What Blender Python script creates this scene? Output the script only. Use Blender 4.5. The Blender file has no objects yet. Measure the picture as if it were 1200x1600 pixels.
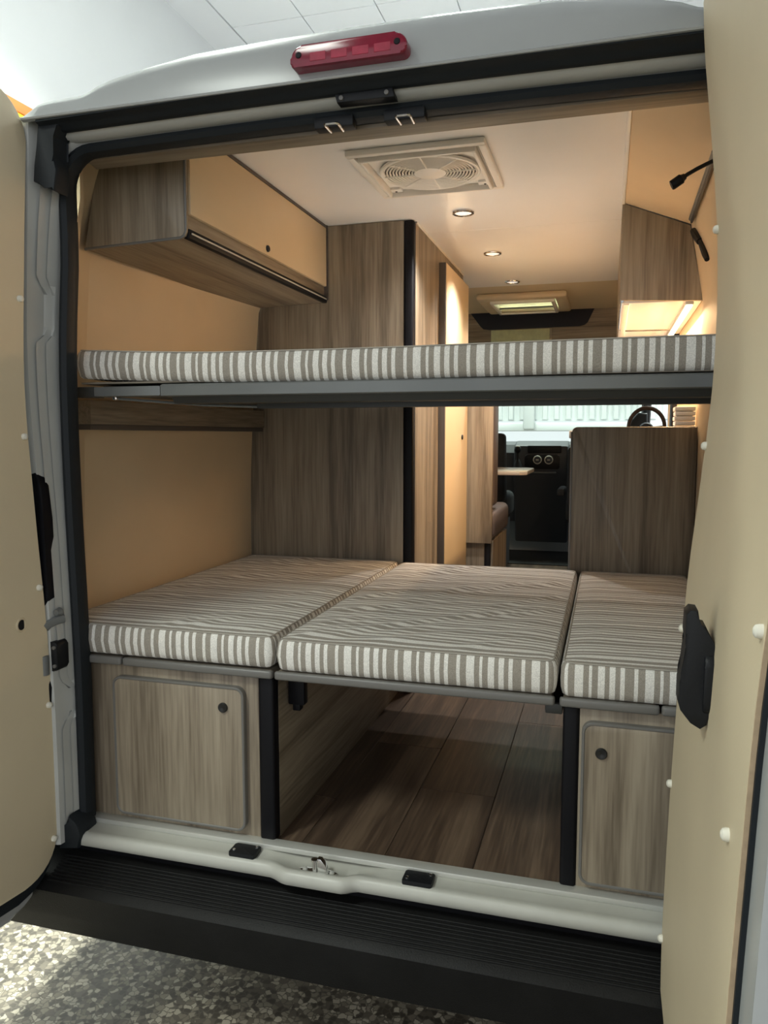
import bpy, bmesh, math, random
from mathutils import Vector, Matrix
random.seed(7)
G = 0.55                                   # height of the van's floor above the garage ground
PI = math.pi
sc = bpy.context.scene
C = sc.collection

# ------------------------------------------------------------------ camera
cam = bpy.data.cameras.new('camera'); cam.sensor_fit = 'VERTICAL'; cam.sensor_height = 36
cam.lens = 36 * 1212 / 1600; cam.clip_start = 0.02
camo = bpy.data.objects.new('camera', cam); C.objects.link(camo)
camo.location = (0.626, -1.8, 1.08 + G)
camo.rotation_euler = (PI/2 - math.atan(119/1212), 0, math.atan(350/math.hypot(1212, 119)))
sc.camera = camo
sc.view_settings.view_transform = 'Standard'; sc.view_settings.look = 'None'
sc.view_settings.gamma = 1; sc.view_settings.use_curve_mapping = False
sc.view_settings.exposure = 0.55

# ------------------------------------------------------------------ world and large lamps
world = bpy.data.worlds.new('world'); sc.world = world; world.use_nodes = True
bg = world.node_tree.nodes['Background']
bg.inputs[0].default_value = (0.93, 0.97, 1.0, 1); bg.inputs[1].default_value = 0.80

def area(name, loc, rot, sx, sy, power, col, spread=180):
    l = bpy.data.lights.new(name, 'AREA'); l.shape = 'RECTANGLE'; l.size = sx; l.size_y = sy
    l.energy = power; l.color = col
    o = bpy.data.objects.new(name, l); C.objects.link(o)
    o.location = (loc[0], loc[1], loc[2] + G); o.rotation_euler = rot
    l.spread = math.radians(spread)
    return o
CEIL = 4.33
LUMS = [(-1.45, 1.45, 190), (-0.25, 3.25, 60), (-0.55, 6.6, 80), (1.85, 6.6, 80), (-1.75, -3.2, 75)]  # front pair added to brighten canopy and bonnet, last one bed and doors
for lx, ly, lp in LUMS:
    area('luminaire_light', (lx, ly, CEIL - 0.05), (0, 0, 0), 0.55, 1.15, lp, (0.93, 1.0, 0.90), 88 if lp == 190 else 115)

# ------------------------------------------------------------------ materials
MATS = {}
def newmat(name):
    m = bpy.data.materials.new(name); m.use_nodes = True
    nt = m.node_tree; b = nt.nodes['Principled BSDF']; MATS[name] = m
    return m, nt, b
def simple(name, col, rough=0.5, metal=0.0, bump=0.0, bscale=200, spec=0.5, var=0.0, vscale=6):
    m, nt, b = newmat(name)
    b.inputs['Base Color'].default_value = (*col, 1); b.inputs['Roughness'].default_value = rough
    b.inputs['Metallic'].default_value = metal; b.inputs['Specular IOR Level'].default_value = spec
    tc = nt.nodes.new('ShaderNodeTexCoord')
    if var:
        n = nt.nodes.new('ShaderNodeTexNoise'); n.inputs['Scale'].default_value = vscale; n.inputs['Detail'].default_value = 4
        nt.links.new(tc.outputs['Object'], n.inputs['Vector'])
        r = nt.nodes.new('ShaderNodeValToRGB')
        r.color_ramp.elements[0].color = (*[c*(1-var) for c in col], 1); r.color_ramp.elements[1].color = (*[min(1, c*(1+var)) for c in col], 1)
        r.color_ramp.elements[0].position = 0.3; r.color_ramp.elements[1].position = 0.7
        nt.links.new(n.outputs['Fac'], r.inputs['Fac']); nt.links.new(r.outputs['Color'], b.inputs['Base Color'])
    if bump:
        n = nt.nodes.new('ShaderNodeTexNoise'); n.inputs['Scale'].default_value = bscale; n.inputs['Detail'].default_value = 2
        nt.links.new(tc.outputs['Object'], n.inputs['Vector'])
        bp = nt.nodes.new('ShaderNodeBump'); bp.inputs['Strength'].default_value = bump; bp.inputs['Distance'].default_value = 0.002
        nt.links.new(n.outputs['Fac'], bp.inputs['Height']); nt.links.new(bp.outputs['Normal'], b.inputs['Normal'])
    return m
def wood(name, dark, mid, light, axis='z', rough=0.45, rand=0.0, coarse=9.0):
    m, nt, b = newmat(name)
    N = nt.nodes.new; L = nt.links.new
    tc = N('ShaderNodeTexCoord'); mp = N('ShaderNodeMapping')
    k = {'x': (0.045, 1, 1), 'y': (1, 0.045, 1), 'z': (1, 1, 0.045)}[axis]
    mp.inputs['Scale'].default_value = k
    L(tc.outputs['Object'], mp.inputs['Vector'])
    oi = N('ShaderNodeObjectInfo')
    cb = N('ShaderNodeVectorMath'); cb.operation = 'ADD'
    ml = N('ShaderNodeMath'); ml.operation = 'MULTIPLY'; ml.inputs[1].default_value = 13.0
    L(oi.outputs['Random'], ml.inputs[0]); L(mp.outputs['Vector'], cb.inputs[0]); L(ml.outputs[0], cb.inputs[1])
    n1 = N('ShaderNodeTexNoise'); n1.inputs['Scale'].default_value = coarse; n1.inputs['Detail'].default_value = 5; n1.inputs['Distortion'].default_value = 1.1
    n2 = N('ShaderNodeTexNoise'); n2.inputs['Scale'].default_value = 110; n2.inputs['Detail'].default_value = 3
    L(cb.outputs[0], n1.inputs['Vector']); L(cb.outputs[0], n2.inputs['Vector'])
    mx = N('ShaderNodeMix'); mx.data_type = 'FLOAT'; mx.inputs[0].default_value = 0.33
    L(n1.outputs['Fac'], mx.inputs[2]); L(n2.outputs['Fac'], mx.inputs[3])
    r = N('ShaderNodeValToRGB'); e = r.color_ramp.elements
    e[0].position = 0.38; e[0].color = (*dark, 1); e[1].position = 0.62; e[1].color = (*light, 1)
    q = e.new(0.5); q.color = (*mid, 1)
    L(mx.outputs[0], r.inputs['Fac'])
    out = r.outputs['Color']
    if rand:
        hs = N('ShaderNodeHueSaturation'); mr = N('ShaderNodeMapRange')
        mr.inputs['To Min'].default_value = 1 - rand; mr.inputs['To Max'].default_value = 1 + rand
        L(oi.outputs['Random'], mr.inputs['Value']); L(mr.outputs[0], hs.inputs['Value']); L(out, hs.inputs['Color']); out = hs.outputs['Color']
    L(out, b.inputs['Base Color'])
    b.inputs['Roughness'].default_value = rough
    bp = N('ShaderNodeBump'); bp.inputs['Strength'].default_value = 0.15; bp.inputs['Distance'].default_value = 0.001
    L(n2.outputs['Fac'], bp.inputs['Height']); L(bp.outputs['Normal'], b.inputs['Normal'])
    return m
def fabric():
    m, nt, b = newmat('striped_fabric')
    N = nt.nodes.new; L = nt.links.new
    uv = N('ShaderNodeUVMap'); sx = N('ShaderNodeSeparateXYZ'); L(uv.outputs['UV'], sx.inputs[0])
    d = N('ShaderNodeMath'); d.operation = 'DIVIDE'; d.inputs[1].default_value = 0.155; L(sx.outputs['X'], d.inputs[0])
    f = N('ShaderNodeMath'); f.operation = 'FRACT'; L(d.outputs[0], f.inputs[0])
    r = N('ShaderNodeValToRGB'); r.color_ramp.interpolation = 'CONSTANT'
    W = (0.84, 0.82, 0.77, 1); D = (0.35, 0.318, 0.272, 1)
    seq = [(0, D), (0.13, W), (0.185, D), (0.285, W), (0.41, D), (0.49, W), (0.535, D), (0.62, W), (0.715, D), (0.785, W), (0.865, D), (0.935, W)]
    el = r.color_ramp.elements
    el[0].position = seq[0][0]; el[0].color = seq[0][1]; el[1].position = seq[1][0]; el[1].color = seq[1][1]
    for p, c in seq[2:]:
        q = el.new(p); q.color = c
    L(f.outputs[0], r.inputs['Fac'])
    tc = N('ShaderNodeTexCoord'); n = N('ShaderNodeTexNoise'); n.inputs['Scale'].default_value = 420; n.inputs['Detail'].default_value = 2
    L(tc.outputs['Object'], n.inputs['Vector'])
    mr = N('ShaderNodeMapRange'); mr.inputs['From Min'].default_value = 0.3; mr.inputs['From Max'].default_value = 0.7
    mr.inputs['To Min'].default_value = 0.80; mr.inputs['To Max'].default_value = 1.14; L(n.outputs['Fac'], mr.inputs['Value'])
    hs = N('ShaderNodeHueSaturation'); L(r.outputs['Color'], hs.inputs['Color']); L(mr.outputs[0], hs.inputs['Value'])
    L(hs.outputs['Color'], b.inputs['Base Color'])
    b.inputs['Roughness'].default_value = 0.9; b.inputs['Specular IOR Level'].default_value = 0.15
    b.inputs['Sheen Weight'].default_value = 0.2
    bp = N('ShaderNodeBump'); bp.inputs['Strength'].default_value = 0.25; bp.inputs['Distance'].default_value = 0.001
    L(n.outputs['Fac'], bp.inputs['Height']); L(bp.outputs['Normal'], b.inputs['Normal'])
def terrazzo():
    m, nt, b = newmat('terrazzo')
    N = nt.nodes.new; L = nt.links.new
    tc = N('ShaderNodeTexCoord')
    n0 = N('ShaderNodeTexNoise'); n0.inputs['Scale'].default_value = 45; L(tc.outputs['Object'], n0.inputs['Vector'])
    va = N('ShaderNodeMix'); va.data_type = 'VECTOR'; va.inputs[0].default_value = 0.02
    L(tc.outputs['Object'], va.inputs[4]); L(n0.outputs['Color'], va.inputs[5])
    v = N('ShaderNodeTexVoronoi'); v.inputs['Scale'].default_value = 60; v.feature = 'F1'; L(va.outputs[1], v.inputs['Vector'])
    e = N('ShaderNodeTexVoronoi'); e.inputs['Scale'].default_value = 60; e.feature = 'DISTANCE_TO_EDGE'; L(va.outputs[1], e.inputs['Vector'])
    s = N('ShaderNodeSeparateXYZ'); L(v.outputs['Color'], s.inputs[0])
    r = N('ShaderNodeValToRGB'); el = r.color_ramp.elements; r.color_ramp.interpolation = 'CONSTANT'
    el[0].color = (0.045, 0.036, 0.026, 1); el[0].position = 0; el[1].position = 0.3; el[1].color = (0.095, 0.078, 0.057, 1)
    for p, c in ((0.42, (0.21, 0.183, 0.14)), (0.66, (0.36, 0.32, 0.25)), (0.9, (0.15, 0.125, 0.095))):
        q = el.new(p); q.color = (*c, 1)
    L(s.outputs['X'], r.inputs['Fac'])
    st = N('ShaderNodeMapRange'); st.inputs['From Min'].default_value = 0.02; st.inputs['From Max'].default_value = 0.12; L(e.outputs['Distance'], st.inputs['Value'])
    mx = N('ShaderNodeMix'); mx.data_type = 'RGBA'; mx.inputs[6].default_value = (0.085, 0.071, 0.052, 1)
    L(st.outputs[0], mx.inputs[0]); L(r.outputs['Color'], mx.inputs[7])
    nb = N('ShaderNodeTexNoise'); nb.inputs['Scale'].default_value = 5; nb.inputs['Detail'].default_value = 5; L(tc.outputs['Object'], nb.inputs['Vector'])
    mr = N('ShaderNodeMapRange'); mr.inputs['From Min'].default_value = 0.35; mr.inputs['From Max'].default_value = 0.65; mr.inputs['To Min'].default_value = 0.78; mr.inputs['To Max'].default_value = 1.1
    L(nb.outputs['Fac'], mr.inputs['Value'])
    hs = N('ShaderNodeHueSaturation'); L(mx.outputs[2], hs.inputs['Color']); L(mr.outputs[0], hs.inputs['Value'])
    L(hs.outputs['Color'], b.inputs['Base Color'])
    b.inputs['Roughness'].default_value = 0.42
def emis(name, col, strength):
    m, nt, b = newmat(name)
    b.inputs['Base Color'].default_value = (*col, 1)
    b.inputs['Emission Color'].default_value = (*col, 1); b.inputs['Emission Strength'].default_value = strength
def glassy(name, tint, gloss=0.08, rough=0.03):
    m, nt, b = newmat(name)
    nt.nodes.remove(b); o = nt.nodes['Material Output']
    t = nt.nodes.new('ShaderNodeBsdfTransparent'); t.inputs[0].default_value = (*tint, 1)
    g = nt.nodes.new('ShaderNodeBsdfGlossy'); g.inputs['Roughness'].default_value = rough
    mx = nt.nodes.new('ShaderNodeMixShader'); mx.inputs[0].default_value = gloss
    nt.links.new(t.outputs[0], mx.inputs[1]); nt.links.new(g.outputs[0], mx.inputs[2]); nt.links.new(mx.outputs[0], o.inputs[0])

simple('white_paint', (0.40, 0.415, 0.41), 0.25, var=0.03)
simple('inner_paint', (0.50, 0.51, 0.49), 0.35, var=0.05)
simple('sill_paint', (0.48, 0.48, 0.435), 0.4, var=0.05, vscale=14)
simple('rubber', (0.012, 0.016, 0.020), 0.55, spec=0.3, bump=0.2, bscale=80)
simple('black_plastic', (0.008, 0.009, 0.011), 0.5, spec=0.3, bump=0.15, bscale=300)
simple('bumper_plastic', (0.008, 0.008, 0.008), 0.55, spec=0.25, bump=0.4, bscale=350, var=0.2, vscale=10)
simple('black_trim', (0.005, 0.005, 0.007), 0.5, spec=0.2)
simple('beige_panel', (0.65, 0.555, 0.385), 0.55, bump=0.1, bscale=300, var=0.03, vscale=4)
simple('beige_gloss', (0.70, 0.55, 0.35), 0.40, var=0.03, vscale=3)
simple('wall_lining', (0.68, 0.53, 0.34), 0.6, var=0.05, vscale=3)
simple('ceiling_lining', (0.86, 0.87, 0.87), 0.28, var=0.02, vscale=3)
simple('grey_edge', (0.16, 0.155, 0.145), 0.35)
simple('dark_edge', (0.09, 0.075, 0.065), 0.45)
simple('grey_metal', (0.17, 0.18, 0.18), 0.42, metal=0.2, var=0.06)
simple('dark_metal', (0.05, 0.052, 0.05), 0.45, metal=0.2)
simple('aluminium', (0.60, 0.60, 0.56), 0.35, metal=0.35, bump=0.1, bscale=500)
simple('chrome', (0.75, 0.75, 0.75), 0.12, metal=1.0)
simple('cream_plastic', (0.86, 0.83, 0.77), 0.35)
simple('cap_white', (0.80, 0.78, 0.68), 0.4)
simple('mdf_edge', (0.46, 0.34, 0.22), 0.7, var=0.1, vscale=60)
simple('board', (0.21, 0.18, 0.14), 0.6)
simple('leather', (0.095, 0.074, 0.068), 0.5, bump=0.2, bscale=250)
simple('seat_fabric', (0.022, 0.026, 0.032), 0.85, bump=0.3, bscale=300)
simple('dash_plastic', (0.05, 0.056, 0.066), 0.5, bump=0.2, bscale=300)
simple('cab_mat', (0.012, 0.013, 0.013), 0.9, bump=0.4, bscale=200)
simple('table_top', (0.62, 0.52, 0.42), 0.4)
simple('hall_white', (0.62, 0.635, 0.65), 0.85, var=0.02, vscale=2)
simple('tile_white', (0.74, 0.75, 0.80), 0.9)
simple('grid_grey', (0.42, 0.43, 0.45), 0.7)
simple('shutter', (0.70, 0.73, 0.74), 0.45, metal=0.1)
simple('piping_cloth', (0.42, 0.39, 0.34), 0.9)
simple('paper', (0.78, 0.78, 0.76), 0.8)
simple('brown_leather', (0.16, 0.075, 0.04), 0.45)
simple('yellow', (0.85, 0.62, 0.02), 0.6)
simple('orange_red', (0.75, 0.2, 0.05), 0.6)
simple('pale_green', (0.55, 0.58, 0.36), 0.35, var=0.12, vscale=30)
simple('opening_shade', (0.010, 0.014, 0.026), 0.7)
simple('knob_black', (0.012, 0.012, 0.012), 0.35)
simple('lens_inner', (0.36, 0.02, 0.05), 0.2, var=0.2, vscale=40)
simple('lens_red', (0.22, 0.010, 0.030), 0.12, var=0.2, vscale=25)
W1 = ((0.15, 0.118, 0.083), (0.268, 0.220, 0.160), (0.365, 0.308, 0.228))
wood('wood_v', *W1, axis='z'); wood('wood_h', *W1, axis='y'); wood('wood_x', *W1, axis='x')
wood('floor_wood', (0.052, 0.034, 0.024), (0.100, 0.066, 0.045), (0.185, 0.128, 0.086), axis='y', rough=0.38, rand=0.16, coarse=7)
fabric(); terrazzo()
emis('lamp_white', (0.95, 1.0, 0.95), 6.0)
emis('led_warm', (1.0, 0.80, 0.55), 3.5)
emis('spot_glow', (1.0, 0.95, 0.88), 0.45)
glassy('windscreen_glass', (0.93, 0.97, 0.95)); glassy('hatch_glass', (0.85, 0.88, 0.75), 0.15)

# ------------------------------------------------------------------ helpers
WO = {}
def link(name, me, mat, parent=None, loc=(0, 0, 0)):
    o = bpy.data.objects.new(name, me); C.objects.link(o)
    if mat and not me.materials: me.materials.append(MATS[mat])
    o.location = loc
    if parent: o.parent = parent
    return o
def tag(o, label=None, cat=None, group=None, kind=None):
    if label: o['label'] = label
    if cat: o['category'] = cat
    if group: o['group'] = group
    if kind: o['kind'] = kind
    return o
def thing(name, loc, label=None, cat=None, group=None, kind=None):
    o = bpy.data.objects.new(name, None); C.objects.link(o); o.empty_display_size = 0.1
    o.location = (loc[0], loc[1], loc[2] + G); WO[o] = Vector(loc)
    return tag(o, label, cat, group, kind)
def O(name, bm, mat, parent=None, smooth=35, origin=None):
    """bm holds van coordinates; parts keep their thing's origin"""
    bmesh.ops.recalc_face_normals(bm, faces=bm.faces[:])
    if parent: org = WO[parent]
    elif origin is not None: org = Vector(origin)
    else:
        xs = [v.co for v in bm.verts]
        org = Vector(((min(c.x for c in xs)+max(c.x for c in xs))/2, (min(c.y for c in xs)+max(c.y for c in xs))/2, min(c.z for c in xs)))
    bmesh.ops.translate(bm, verts=bm.verts[:], vec=-org)
    me = bpy.data.meshes.new(name); bm.to_mesh(me); bm.free()
    if smooth:
        me.polygons.foreach_set('use_smooth', [True]*len(me.polygons)); me.set_sharp_from_angle(angle=math.radians(smooth))
    o = link(name, me, mat, parent)
    if not parent: o.location = (org.x, org.y, org.z + G)
    WO[o] = org
    return o
def B(): return bmesh.new()
def box(bm, x0, x1, y0, y1, z0, z1, b=0.0, seg=2):
    vs = [bm.verts.new((x, y, z)) for x in (x0, x1) for y in (y0, y1) for z in (z0, z1)]
    f = [(0, 1, 3, 2), (4, 6, 7, 5), (0, 4, 5, 1), (2, 3, 7, 6), (0, 2, 6, 4), (1, 5, 7, 3)]
    fs = [bm.faces.new([vs[i] for i in q]) for q in f]
    if b:
        es = list({e for q in fs for e in q.edges})
        bmesh.ops.bevel(bm, geom=es, offset=b, segments=seg, affect='EDGES', profile=0.5, clamp_overlap=True)
    return bm
def BX(*a, **k): return box(B(), *a, **k)
def prism(bm, pts, a0, a1, axis='y', b=0.0, seg=2, caps_only=True):
    """polygon in the two other axes (order x,y,z) extruded along axis"""
    def mk(p, t):
        return {'x': (t, p[0], p[1]), 'y': (p[0], t, p[1]), 'z': (p[0], p[1], t)}[axis]
    A = [bm.verts.new(mk(p, a0)) for p in pts]; Bv = [bm.verts.new(mk(p, a1)) for p in pts]
    n = len(pts)
    f1 = bm.faces.new(A); f2 = bm.faces.new(Bv[::-1])
    for i in range(n): bm.faces.new([A[i], Bv[i], Bv[(i+1) % n], A[(i+1) % n]])
    if b:
        es = list(set(f1.edges) | set(f2.edges))
        bmesh.ops.bevel(bm, geom=es, offset=b, segments=seg, affect='EDGES', profile=0.5, clamp_overlap=True)
    return bm
def rrect(x0, x1, z0, z1, r, seg=5):
    pts = []
    rs = r if isinstance(r, (tuple, list)) else (r,)*4            # BL BR TR TL
    for (cx, cz, a, rr) in ((x0, z0, PI, rs[0]), (x1, z0, 1.5*PI, rs[1]), (x1, z1, 0, rs[2]), (x0, z1, PI/2, rs[3])):
        ox = cx + (rr if cx == x0 else -rr); oz = cz + (rr if cz == z0 else -rr)
        if rr == 0: pts.append((cx, cz)); continue
        for i in range(seg+1):
            t = a + PI/2*i/seg; pts.append((ox + rr*math.cos(t), oz + rr*math.sin(t)))
    return pts
def loft(bm, rows, closed=False, capends=False):
    V = [[bm.verts.new(p) for p in r] for r in rows]
    for i in range(len(V)-1):
        n = len(V[i])
        for j in range(n if closed else n-1):
            k = (j+1) % n
            try: bm.faces.new([V[i][j], V[i][k], V[i+1][k], V[i+1][j]])
            except ValueError: pass
    if capends:
        bm.faces.new(V[0][::-1]); bm.faces.new(V[-1])
    return bm
def tube(bm, path, r, seg=8, caps=True, flat=None):
    P = [Vector(p) for p in path]; rows = []
    up0 = None
    for i, p in enumerate(P):
        t = (P[min(i+1, len(P)-1)] - P[max(i-1, 0)]).normalized()
        if up0 is None:
            up0 = Vector((0, 0, 1)) if abs(t.z) < 0.9 else Vector((0, 1, 0))
        s = t.cross(up0).normalized(); u = s.cross(t).normalized(); up0 = u
        rr = r[i] if isinstance(r, (list, tuple)) else r
        rows.append([p + s*rr*math.cos(a)*(flat or 1) + u*rr*math.sin(a) for a in [2*PI*k/seg for k in range(seg)]])
    return loft(bm, rows, closed=True, capends=caps)
def lathe(bm, prof, c=(0, 0, 0), axis='z', seg=20, caps=True):
    rows = []
    for r, h in prof:
        ring = []
        for k in range(seg):
            a = 2*PI*k/seg; x, y = r*math.cos(a), r*math.sin(a)
            q = {'z': (x, y, h), 'y': (x, h, y), 'x': (h, x, y)}[axis]
            ring.append((c[0]+q[0], c[1]+q[1], c[2]+q[2]))
        rows.append(ring)
    return loft(bm, rows, closed=True, capends=caps)
def ring(bm, c, R, r, axis='z', n=28, m=6, sx=1.0, sy=1.0):
    rows = []
    for i in range(n+1):
        a = 2*PI*i/n; rw = []
        for k in range(m):
            b = 2*PI*k/m; rad = R + r*math.cos(b); h = r*math.sin(b)
            x, y = rad*math.cos(a)*sx, rad*math.sin(a)*sy
            q = {'z': (x, y, h), 'y': (x, h, y), 'x': (h, x, y)}[axis]
            rw.append((c[0]+q[0], c[1]+q[1], c[2]+q[2]))
        rows.append(rw)
    loft(bm, rows, closed=True); bmesh.ops.remove_doubles(bm, verts=bm.verts[:], dist=1e-6)
    return bm
def interp(tab, z):
    t = sorted(tab)
    if z <= t[0][0]: return t[0][1]
    for (a, p), (b, q) in zip(t, t[1:]):
        if z <= b: return p + (q-p)*(z-a)/(b-a)
    return t[-1][1]
def spline(tab, z):                         # smooth (Catmull-Rom) interpolation of a table
    t = sorted(tab)
    if z <= t[0][0]: return t[0][1]
    if z >= t[-1][0]: return t[-1][1]
    for i in range(len(t)-1):
        if z <= t[i+1][0]:
            x0, y0 = t[i]; x1, y1 = t[i+1]; h = x1-x0; s = (z-x0)/h
            m0 = (t[i+1][1]-t[i-1][1])/(t[i+1][0]-t[i-1][0]) if i else (y1-y0)/h
            m1 = (t[i+2][1]-t[i][1])/(t[i+2][0]-t[i][0]) if i+2 < len(t) else (y1-y0)/h
            return (2*s**3-3*s**2+1)*y0+(s**3-2*s**2+s)*h*m0+(-2*s**3+3*s**2)*y1+(s**3-s**2)*h*m1
XM = 0.075                                   # middle of the van
def mir(x): return 2*XM - x
def inst(name, me, parent, loc, rot=(0, 0, 0), scale=None):
    o = bpy.data.objects.new(name, me); C.objects.link(o); o.parent = parent
    o.location = Vector(loc) - WO[parent]; o.rotation_euler = rot
    if scale: o.scale = scale
    WO[o] = Vector(loc)
    return o
def mesh_of(bm, name, mat, smooth=35):
    bmesh.ops.recalc_face_normals(bm, faces=bm.faces[:])
    me = bpy.data.meshes.new(name); bm.to_mesh(me); bm.free(); me.materials.append(MATS[mat])
    me.polygons.foreach_set('use_smooth', [True]*len(me.polygons)); me.set_sharp_from_angle(angle=math.radians(smooth))
    return me

# ================================================================== GARAGE
tag(O('ground', BX(-9, 9, -9, 16, -0.75, -0.55), 'terrazzo', smooth=0), kind='structure')
tag(O('wall_left', BX(-2.85, -2.65, -3.0, 9.2, -0.55, CEIL+0.2), 'hall_white', smooth=0), kind='structure')
hc = O('ceiling', BX(-2.65, 5.0, -5.0, 7.6, CEIL+0.012, CEIL+0.08), 'grid_grey', smooth=0); tag(hc, kind='structure')
tm = mesh_of(BX(-0.2965, 0.2965, -0.2965, 0.2965, -0.004, 0.012, b=0.003, seg=1), 'tile', 'tile_white')
lumset = {(round(a, 2), round(b, 2)) for a, b, _ in LUMS}
for i in range(-1, 9):
    for j in range(-3, 9):
        x = -2.05 + 0.6*i; y = 2.06 + 0.6*j
        if x < -2.3: continue
        inst('ceiling_tile', tm, hc, (x, y, CEIL))
O('cornice', BX(-2.65, -2.36, -3.0, 7.6, CEIL-0.004, CEIL+0.012), 'tile_white', hc, smooth=0)
for k, (lx, ly, lp) in enumerate(LUMS):
    where = ['over the left side of the van', 'over the middle of the van', 'added beyond the left of the bonnet to brighten the canopy', 'added beyond the right of the bonnet to brighten the canopy', 'added behind the rear doors to brighten the bed and right door'][k]
    t = thing('ceiling_luminaire', (lx, ly, CEIL-0.045), 'white rectangular ceiling luminaire ' + where, 'ceiling light', 'garage ceiling luminaires')
    O('housing', BX(lx-0.3, lx+0.3, ly-0.6, ly+0.6, CEIL-0.035, CEIL-0.005, b=0.006), 'tile_white', t)
    O('diffuser', BX(lx-0.27, lx+0.27, ly-0.57, ly+0.57, CEIL-0.043, CEIL-0.03), 'lamp_white', t)
# small yellow sign on the garage wall
t = thing('wall_sign', (-2.64, 2.05, 2.45), 'small yellow sign with orange top edge on the garage wall', 'sign')
O('plate', BX(-2.648, -2.625, 1.85, 2.55, 2.45, 2.90, b=0.006), 'yellow', t); O('top_edge', BX(-2.648, -2.618, 1.85, 2.55, 2.90, 2.96, b=0.006), 'orange_red', t)

# ================================================================== VAN BODY
van = thing('camper_van', (XM, 2.5, -0.55), 'white camper van body with both rear doors swung open', 'van')
seal_in = [(1.765, -.667), (1.708, -.704), (1.548, -.731), (1.318, -.748), (1.133, -.752), (.875, -.750), (.611, -.744), (.431, -.741), (.2, -.742), (-.02, -.744)]
seal_out = [(1.755, -.715), (1.705, -.737), (1.546, -.764), (1.317, -.783), (1.133, -.784), (.962, -.778), (.789, -.770), (.525, -.763), (.345, -.760), (-.03, -.758)]
pil_out = [(1.95, -.785), (1.86, -.785), (1.692, -.795), (1.456, -.811), (1.295, -.818), (1.131, -.815), (.998, -.806), (.711, -.790), (.364, -.780), (-.05, -.780)]
# path of the opening (inner flange), left side up over the header and down the right side
def opening_path(tab, ztop, corner):
    pts = []
    zc = ztop - corner
    zs = [-0.02 + (zc+0.02)*i/26 for i in range(27)]
    for z in zs: pts.append((spline(tab, z), z))
    xe = pts[-1][0]; 
    for i in range(1, 9):
        a = PI/2*i/8; pts.append((xe + corner*(1-math.cos(a)), zc + corner*math.sin(a)))
    left = pts[:]
    x0 = left[-1][0]; x1 = mir(x0)
    mid = [(x0 + (x1-x0)*i/10, ztop + 0.006*math.sin(PI*i/10)) for i in range(1, 10)]
    return left + mid + [(mir(x), z) for x, z in left[::-1]]
seal_c = [(z, x-0.012) for z, x in seal_in[2:]]
path = opening_path(seal_c, 1.806, 0.085)
rows = []
for i, (x, z) in enumerate(path):
    a = Vector(path[max(i-1, 0)]); b = Vector(path[min(i+1, len(path)-1)]); t = (b-a).normalized(); nrm = Vector((-t.y, t.x))   # outward
    sec = []
    for (dn, dy) in ((-0.012, 0.0), (-0.015, -0.02), (-0.010, -0.038), (0.0, -0.046), (0.010, -0.042), (0.016, -0.030), (0.017, -0.005), (0.012, 0.006), (-0.008, 0.008)):
        sec.append((x + nrm.x*dn, dy, z + nrm.y*dn))
    rows.append(sec)
O('weather_seal', loft(B(), rows, closed=True, capends=True), 'rubber', van)
# left and right pillars: a lofted sheet with pressed ridges
def pillar(side):
    rows = []
    for i in range(91):
        z = -0.03 + 1.90*i/90
        a = spline(seal_out, min(z, 1.70)) - 0.002 + (0.03 if z > 1.75 else 0)*0
        o = spline(pil_out, z); w = o - a
        q = interp([(1.32, 0), (1.35, 1), (1.45, 1), (1.48, 0)], z) if z > 0.5 else interp([(0.30, 0), (0.32, 1), (0.40, 1), (0.42, 0)], z)
        ridge = 0.020*(1-q); rec = 0.014*q
        sec = [(a-0.03, 0.03), (a+0.002, 0.0), (a+w*0.10, -0.035), (a+w*0.28, -0.042+rec-ridge), (a+w*0.42, -0.048+rec), (a+w*0.55, -0.060+rec-ridge*1.4), (a+w*0.72, -0.066+rec), (a+w*0.84, -0.09), (o+0.001, -0.104), (o-0.006, -0.108), (o-0.03, -0.112), (o-0.09, -0.10), (o-0.155, -0.05), (-1.01, 0.05), (-1.02, 0.4), (-1.02, 5.2)]
        if z < 0.25 or True: pass
        r = []
        for x, y in sec:
            xx = x if x > -0.99 else x + 0.12*max(0, (z-1.0)/1.0)**2
            r.append((xx if side < 0 else mir(xx), y, z))
        rows.append(r)
    return loft(B(), rows)
for s in (-1, 1):
    po = O('body_side', pillar(s), 'inner_paint', van, smooth=28)
# roof: header with spoiler lip, rising to the van roof
def zt(x):                                    # silhouette of the roof's rear edge
    u = abs(x-0.08)
    return interp([(0, 1.978), (0.2, 1.977), (0.41, 1.971), (0.55, 1.955), (0.62, 1.943), (0.66, 1.931), (0.685, 1.918), (0.70, 1.912), (0.79, 1.909), (0.83, 1.904), (0.852, 1.888), (0.868, 1.866), (0.878, 1.856)], u)
rows = []
for i in range(111):
    x = -0.784 + 1.728*i/110
    u = abs(x-0.08); e = zt(x)
    lip = 1.852
    rows.append([(x, -0.120, lip-0.001), (x, -0.131, lip+0.001), (x, -0.133, lip+0.005), (x, -0.126, lip+0.009), (x, -0.118, lip + (e-lip)*0.6), (x, -0.105, lip+(e-lip)*0.85), (x, -0.08, e), (x, 0.0, e+0.012), (x, 0.4, e+0.05), (x, 3.08, e+0.06), (x, 3.56, e+0.062), (x, 5.0, e+0.07), (x, 5.2, 1.6)])
rbm = loft(B(), rows)
cut = [f for f in rbm.faces if 3.08 < f.calc_center_median().y < 3.56 and -0.11 < f.calc_center_median().x < 0.30]
bmesh.ops.delete(rbm, geom=cut, context='FACES')
O('roof', rbm, 'white_paint', van, smooth=40)
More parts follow.
